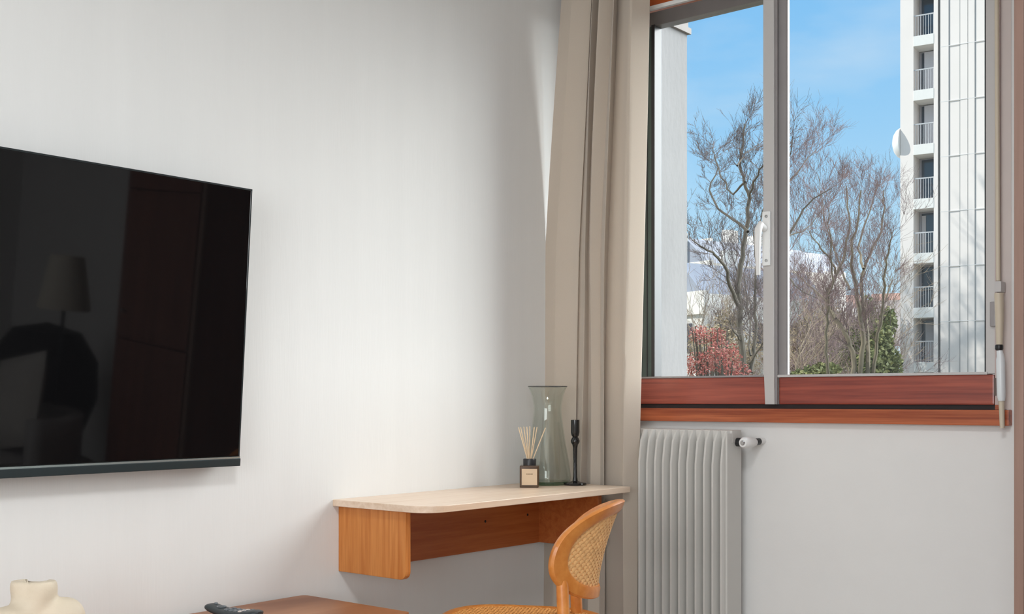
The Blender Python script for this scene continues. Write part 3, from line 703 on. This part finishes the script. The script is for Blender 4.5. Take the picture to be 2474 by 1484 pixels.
# trees -------------------------------------------------------------------
def grow(mb, p, d, L_, r, lev, rnd, spread=.55, up=.12, minr=.006, kids=(2, 4)):
    n_ = max(3, int(L_ / .35)) if lev > 0 else 3
    n_ = min(n_, 7); pts = [p.copy()]; q = p.copy(); dd = d.normalized()
    for i in range(n_):
        dd = (dd + Vector((rnd.gauss(0, .085), rnd.gauss(0, .085), rnd.gauss(0, .07) + up * .5))).normalized()
        q = q + dd * (L_ / n_); pts.append(q.copy())
    rs = [r * (1 - .55 * i / n_) for i in range(n_ + 1)]
    mb.tube(pts, rs, 6 if r > .05 else (4 if r > .02 else 3), False)
    if lev <= 0: return
    k = rnd.randint(*kids)
    for j in range(k + 1):
        i = n_ if j == 0 else rnd.randint(max(1, n_ // 3), n_ - 1) if n_ > 2 else 1
        base = pts[i]; ax = (pts[min(i + 1, n_)] - pts[i - 1]).normalized()
        side_ = Vector((rnd.gauss(0, 1), rnd.gauss(0, 1), rnd.gauss(0, .6))); side_ = (side_ - ax * side_.dot(ax))
        if side_.length < 1e-3: continue
        side_.normalize(); nd = (ax + side_ * spread * rnd.uniform(.6, 1.5) + Vector((0, 0, up))).normalized()
        grow(mb, base, nd, L_ * rnd.uniform(.55, .82), max(minr, rs[i] * rnd.uniform(.5, .75)), lev - 1, rnd, spread, up, minr, kids)
def limb(mb, tw_, pts, r0, r1, rnd, lev, every=2, tl=1.3):
    """a main limb along a given course with twigs sprouting from it"""
    P = []
    for i in range(len(pts) - 1):
        for k in range(3): P.append(pts[i].lerp(pts[i + 1], k / 3) + Vector((rnd.gauss(0, .02), rnd.gauss(0, .02), 0)))
    P.append(pts[-1]); n_ = len(P) - 1; rs = [r0 + (r1 - r0) * i / n_ for i in range(n_ + 1)]
    mb.tube(P, rs, 8, False)
    for i in range(3, n_ + 1):
        for _ in range(every):
            ax = (P[i] - P[i - 1]).normalized(); s_ = Vector((rnd.gauss(0, 1), rnd.gauss(0, 1), rnd.gauss(0, .4))); s_ = (s_ - ax * s_.dot(ax)).normalized()
            grow(tw_, P[i], (ax * 1.0 + s_ * .8 + Vector((0, 0, .15))).normalized(), tl * rnd.uniform(.6, 1.2), max(.008, rs[i] * .28), lev, rnd, .60, .14, .0036)
M_bark = mat('bark', (.085, .07, .052), .9, var=.25, vscale=(3, 3, 1)); M_bark_l = mat('pale_bark', (.17, .14, .095), .9, var=.25, vscale=(3, 3, 1)); M_twig = mat('twig', (.13, .10, .095), .9); M_twig_r = mat('reddish_twig', (.20, .135, .13), .9)
def course(zc, pts, dz=0):
    return [at(u, v, zc + dz * i / max(1, len(pts) - 1)) for i, (u, v) in enumerate(pts)]
# left tree
def made_tree(name, label, base_uv, zc, limbs, seed, mt, mtw, lev=2, every=2, tl=1.3, group=None):
    rnd = random.Random(seed); b0 = at(base_uv[0], base_uv[1], zc); o = thing(name, label, 'tree', (b0.x, b0.y, -6), 0, group)
    mb, tm = MB(), MB()
    for (pts, r0, r1, dz) in limbs: limb(mb, tm, course(zc, pts, dz), r0 * .52, r1 * .6, rnd, lev, every, tl)
    g0 = at(limbs[0][0][0][0], limbs[0][0][0][1], zc); mb.tube([Vector((g0.x, g0.y, -6)), g0], [limbs[0][1] * 1.5, limbs[0][1]], 10)
    off = Vector((b0.x, b0.y, -6))
    for q in (mb, tm):
        for v in q.v: v -= off
    mb.build('trunk', mt, o, False); tm.build('twigs', mtw, o, False)
    return o
made_tree('bare_tree', 'bare winter tree with dark forked trunk left of the window handle', (1800, 895), 27,
  [([(1798, 900), (1790, 830), (1787, 760), (1782, 690), (1795, 620), (1803, 560), (1810, 480), (1800, 440), (1785, 400), (1795, 350), (1800, 300)], .16, .03, 1),
   ([(1785, 740), (1765, 690), (1750, 640), (1725, 615), (1700, 600), (1672, 580)], .10, .02, -2),
   ([(1803, 560), (1770, 530), (1735, 505), (1712, 460), (1735, 405), (1725, 370)], .07, .015, 3),
   ([(1810, 480), (1822, 440), (1845, 395), (1870, 360)], .06, .015, -2),
   ([(1800, 440), (1770, 470), (1745, 430), (1728, 390), (1720, 350)], .05, .012, 2),
   ([(1785, 400), (1800, 370), (1840, 345)], .04, .01, 2),
   ([(1815, 900), (1822, 850), (1828, 780), (1822, 720), (1828, 640), (1822, 560), (1838, 530), (1850, 480)], .10, .02, 2),
   ([(1815, 860), (1812, 800), (1805, 720), (1800, 660), (1810, 600)], .05, .015, 3),
   ([(1812, 880), (1830, 850), (1852, 820), (1875, 800)], .05, .015, -2),
   ([(1788, 820), (1770, 790), (1758, 770)], .05, .015, -1)], 4, M_bark, M_twig, 3, 1, .52)
# right tree, several stems
made_tree('bare_tree', 'broad bare multi-stemmed tree in the middle of the right window pane', (2070, 900), 36,
  [([(2062, 905), (2060, 850), (2045, 810), (2020, 770), (1998, 740), (2000, 700), (2022, 660), (2040, 620), (2052, 560), (2050, 500), (2045, 450)], .17, .03, 1),
   ([(2078, 905), (2085, 830), (2078, 770), (2070, 700), (2058, 640), (2062, 580), (2075, 520), (2080, 460)], .17, .03, -1),
   ([(2095, 905), (2098, 830), (2090, 760), (2080, 700), (2085, 650), (2110, 600), (2130, 560), (2138, 500), (2135, 460)], .15, .03, 2),
   ([(2110, 900), (2118, 830), (2130, 760), (2135, 690), (2140, 640), (2150, 600), (2155, 560)], .12, .025, -2),
   ([(2020, 770), (1990, 720), (1965, 700), (1940, 675), (1915, 655)], .08, .02, 3),
   ([(2000, 905), (1998, 850), (1998, 780), (2002, 730), (2012, 680), (2010, 620), (2005, 560), (2000, 500)], .10, .02, -2),
   ([(2085, 650), (2075, 600), (2090, 540), (2110, 480), (2120, 440)], .08, .02, 3),
   ([(2140, 730), (2148, 700), (2156, 670)], .06, .02, 0),
   ([(2022, 660), (2000, 620), (1975, 590), (1955, 560)], .07, .015, -3),
   ([(2052, 700), (2035, 660), (2015, 600), (1995, 540), (1985, 480), (1975, 420)], .07, .015, 3)], 9, M_bark_l, M_twig_r, 3, 1, .72)
# limb reaching in behind the mullion
made_tree('bare_tree', 'bare tree behind the window mullion with limbs rising to the right', (1880, 905), 31,
  [([(1880, 905), (1878, 800), (1885, 700), (1895, 620), (1905, 570), (1930, 520), (1965, 480), (2010, 455)], .13, .02, 1),
   ([(1895, 620), (1880, 540), (1885, 460), (1905, 390), (1915, 330)], .08, .015, -2),
   ([(1905, 570), (1935, 560), (1960, 545), (1990, 500)], .05, .012, 2),
   ([(1885, 460), (1925, 420), (1955, 380), (1985, 350)], .05, .012, 2),
   ([(1890, 650), (1920, 690), (1950, 710), (1975, 720)], .04, .012, -2)], 21, M_bark, M_twig_r, 3, 1, .75)
# background thicket of bare trees
def thicket_tree(u, v_top, zc, seed, mtw, label, s=1.0, lev=4):
    rnd = random.Random(seed); p = at(u, 900, zc); topz = at(u, v_top, zc).z; o = thing('bare_tree', label, 'tree', (p.x, p.y, -6), 0, 'bare trees in the far thicket')
    mb = MB(); hgt = topz + 6
    for k in range(5):
        grow(mb, Vector((rnd.gauss(0, .3), rnd.gauss(0, .3), hgt * (.25 + .10 * k))), Vector((rnd.gauss(0, .35), rnd.gauss(0, .35), 1)), hgt * .20, .05, lev, rnd, .60, .10, .008, (2, 3))
    mb.tube([(0, 0, 0), (0, 0, hgt * .45)], [.2, .08], 8); mb.build('branches', mtw, o, False)
    return o
k = 0
M_t3 = mat('thicket_twig_tan', (.30, .23, .16), .9); M_t4 = mat('thicket_twig_mauve', (.26, .185, .18), .9)
for (u, vt, zc) in [(1680, 690, 50), (1730, 670, 56), (1775, 720, 46), (1835, 650, 49), (1895, 640, 50), (1920, 680, 46), (1950, 610, 58), (1985, 650, 60), (2030, 640, 62), (2070, 600, 57), (2108, 620, 55), (1868, 630, 53), (1935, 730, 42), (2010, 740, 45), (2060, 720, 48), (2085, 740, 46)]:
    thicket_tree(u, vt, zc, 50 + k, [M_t3, M_t4][k % 2], ['pale tan', 'mauve brown'][k % 2] + ' bare tree in the far thicket, ' + ('seen in the left window pane' if u < 1850 else 'seen just right of the window mullion' if u < 1960 else 'behind the middle of the broad bare tree' if u < 2070 else 'next to the foot of the white tower')); k += 1
tall = at(2330, 735, 59) + SUN * 27
rnd = random.Random(77); st_ = thing('bare_tree', 'tall bare tree out of view behind the curtain side, its shadow falls on the tower', 'tree', (tall.x, tall.y, -6))
mb = MB(); mb.tube([(0, 0, 0), (0, 0, tall.z + 6 - 5)], [.5, .3], 10)
for k in range(7): grow(mb, Vector((0, 0, tall.z + 6 - 9 + k * .9)), Vector((rnd.gauss(0, .8), rnd.gauss(0, .8), .7)), 4.2, .16, 4, rnd, .6, .08, .03, (2, 3))
mb.build('branches', M_bark, st_, False)
# leafy shrubs
def leaf_mass(mb, c, rad, nleaf, size, rnd, flatz=1.0):
    for _ in range(nleaf):
        d = Vector((rnd.gauss(0, 1), rnd.gauss(0, 1), rnd.gauss(0, 1))).normalized() * (rnd.random() ** .45)
        p = c + Vector((d.x * rad.x, d.y * rad.y, d.z * rad.z))
        a = Vector((rnd.gauss(0, 1), rnd.gauss(0, 1), rnd.gauss(0, 1))).normalized() * size * rnd.uniform(.6, 1.3); b_ = a.orthogonal().normalized() * size * .5
        mb.add([p - a, p + b_, p + a, p - b_], [(0, 1, 2, 3)])
def leaf_mat(name, c1, c2):
    m = bpy.data.materials.new(name); m.use_nodes = True; t = m.node_tree; b = t.nodes['Principled BSDF']; b.inputs['Roughness'].default_value = .7
    gi = t.nodes.new('ShaderNodeNewGeometry'); r = t.nodes.new('ShaderNodeValToRGB'); r.color_ramp.elements[0].color = (*c1, 1); r.color_ramp.elements[1].color = (*c2, 1)
    t.links.new(gi.outputs['Random Per Island'], r.inputs[0]); t.links.new(r.outputs[0], b.inputs['Base Color']); return m
M_ev = leaf_mat('evergreen_leaf', (.07, .09, .02), (.25, .25, .09)); M_red = leaf_mat('red_leaf', (.34, .05, .04), (.46, .20, .16)); M_brn = leaf_mat('dry_leaf', (.24, .18, .10), (.45, .36, .22))
def shrub(name, label, cat, blobs, zc, m, size, dens, seed, group=None):
    rnd = random.Random(seed); b0 = at(blobs[0][0], 900, zc); o = thing(name, label, cat, (b0.x, b0.y, -6), 0, group); off = Vector((b0.x, b0.y, -6))
    mb = MB(); st = MB()
    for (u, v, ru, rv, dz) in blobs:
        c_ = at(u, v, zc + dz) - off; s_ = zc / F_PX
        leaf_mass(mb, c_, Vector((ru * s_, ru * s_, rv * s_)), int(dens * ru * rv / 400), size, rnd)
        st.tube([Vector((c_.x * .3, c_.y * .3, 0)), c_ * .6, c_], [.08, .05, .02], 6, False)
        for _ in range(8):
            dd = Vector((rnd.gauss(0, ru * s_ * .5), rnd.gauss(0, ru * s_ * .5), rnd.uniform(-.2, .9) * rv * s_)); st.tube([c_ * .7, c_ + dd], [.03, .012], 4, False)
    mb.build('leaves', m, o, False)['kind'] = 'stuff'; st.build('stems', M_bark, o, False)
    return o
shrub('evergreen_shrub', 'olive green leafy shrub beside the foot of the white tower', 'shrub', [(2130, 830, 30, 55, 0), (2145, 780, 22, 40, 1), (2110, 880, 50, 40, 0), (2155, 890, 26, 50, 0)], 44, M_ev, .10, 230, 1)
shrub('evergreen_shrub', 'tall dark green shrub behind the stems of the broad bare tree', 'shrub', [(2098, 765, 22, 55, 0), (2075, 830, 40, 55, 0), (2035, 870, 45, 40, 2), (2010, 815, 24, 35, 3)], 49, M_ev, .10, 190, 2)
shrub('evergreen_shrub', 'low green shrub at the lower left of the right window pane', 'shrub', [(1990, 892, 45, 16, 0), (1950, 908, 40, 18, 0)], 40, M_ev, .08, 300, 3)
shrub('dry_shrub', 'tan brown dry shrub behind the mullion at the left of the right pane', 'shrub', [(1925, 840, 45, 50, 0), (1955, 790, 40, 45, 3), (1905, 880, 50, 40, 0)], 52, M_brn, .08, 120, 4)
shrub('dry_shrub', 'tan brown dry shrub behind the broad bare tree', 'shrub', [(2010, 800, 50, 60, 0), (2060, 800, 60, 50, 3), (2130, 770, 30, 40, 4)], 56, M_brn, .08, 110, 5)
shrub('dry_shrub', 'tan brown dry shrub behind the trunk of the left bare tree', 'shrub', [(1720, 840, 60, 60, 0), (1800, 850, 50, 60, 2), (1760, 780, 40, 40, 3)], 44, M_brn, .07, 90, 7)
shrub('red_leaved_shrub', 'red leaved shrub at the foot of the left bare tree', 'shrub', [(1745, 862, 48, 40, 0), (1690, 880, 42, 32, 0), (1775, 900, 45, 30, 1), (1690, 810, 26, 26, 0), (1730, 815, 30, 25, 1)], 22, M_red, .027, 170, 6)
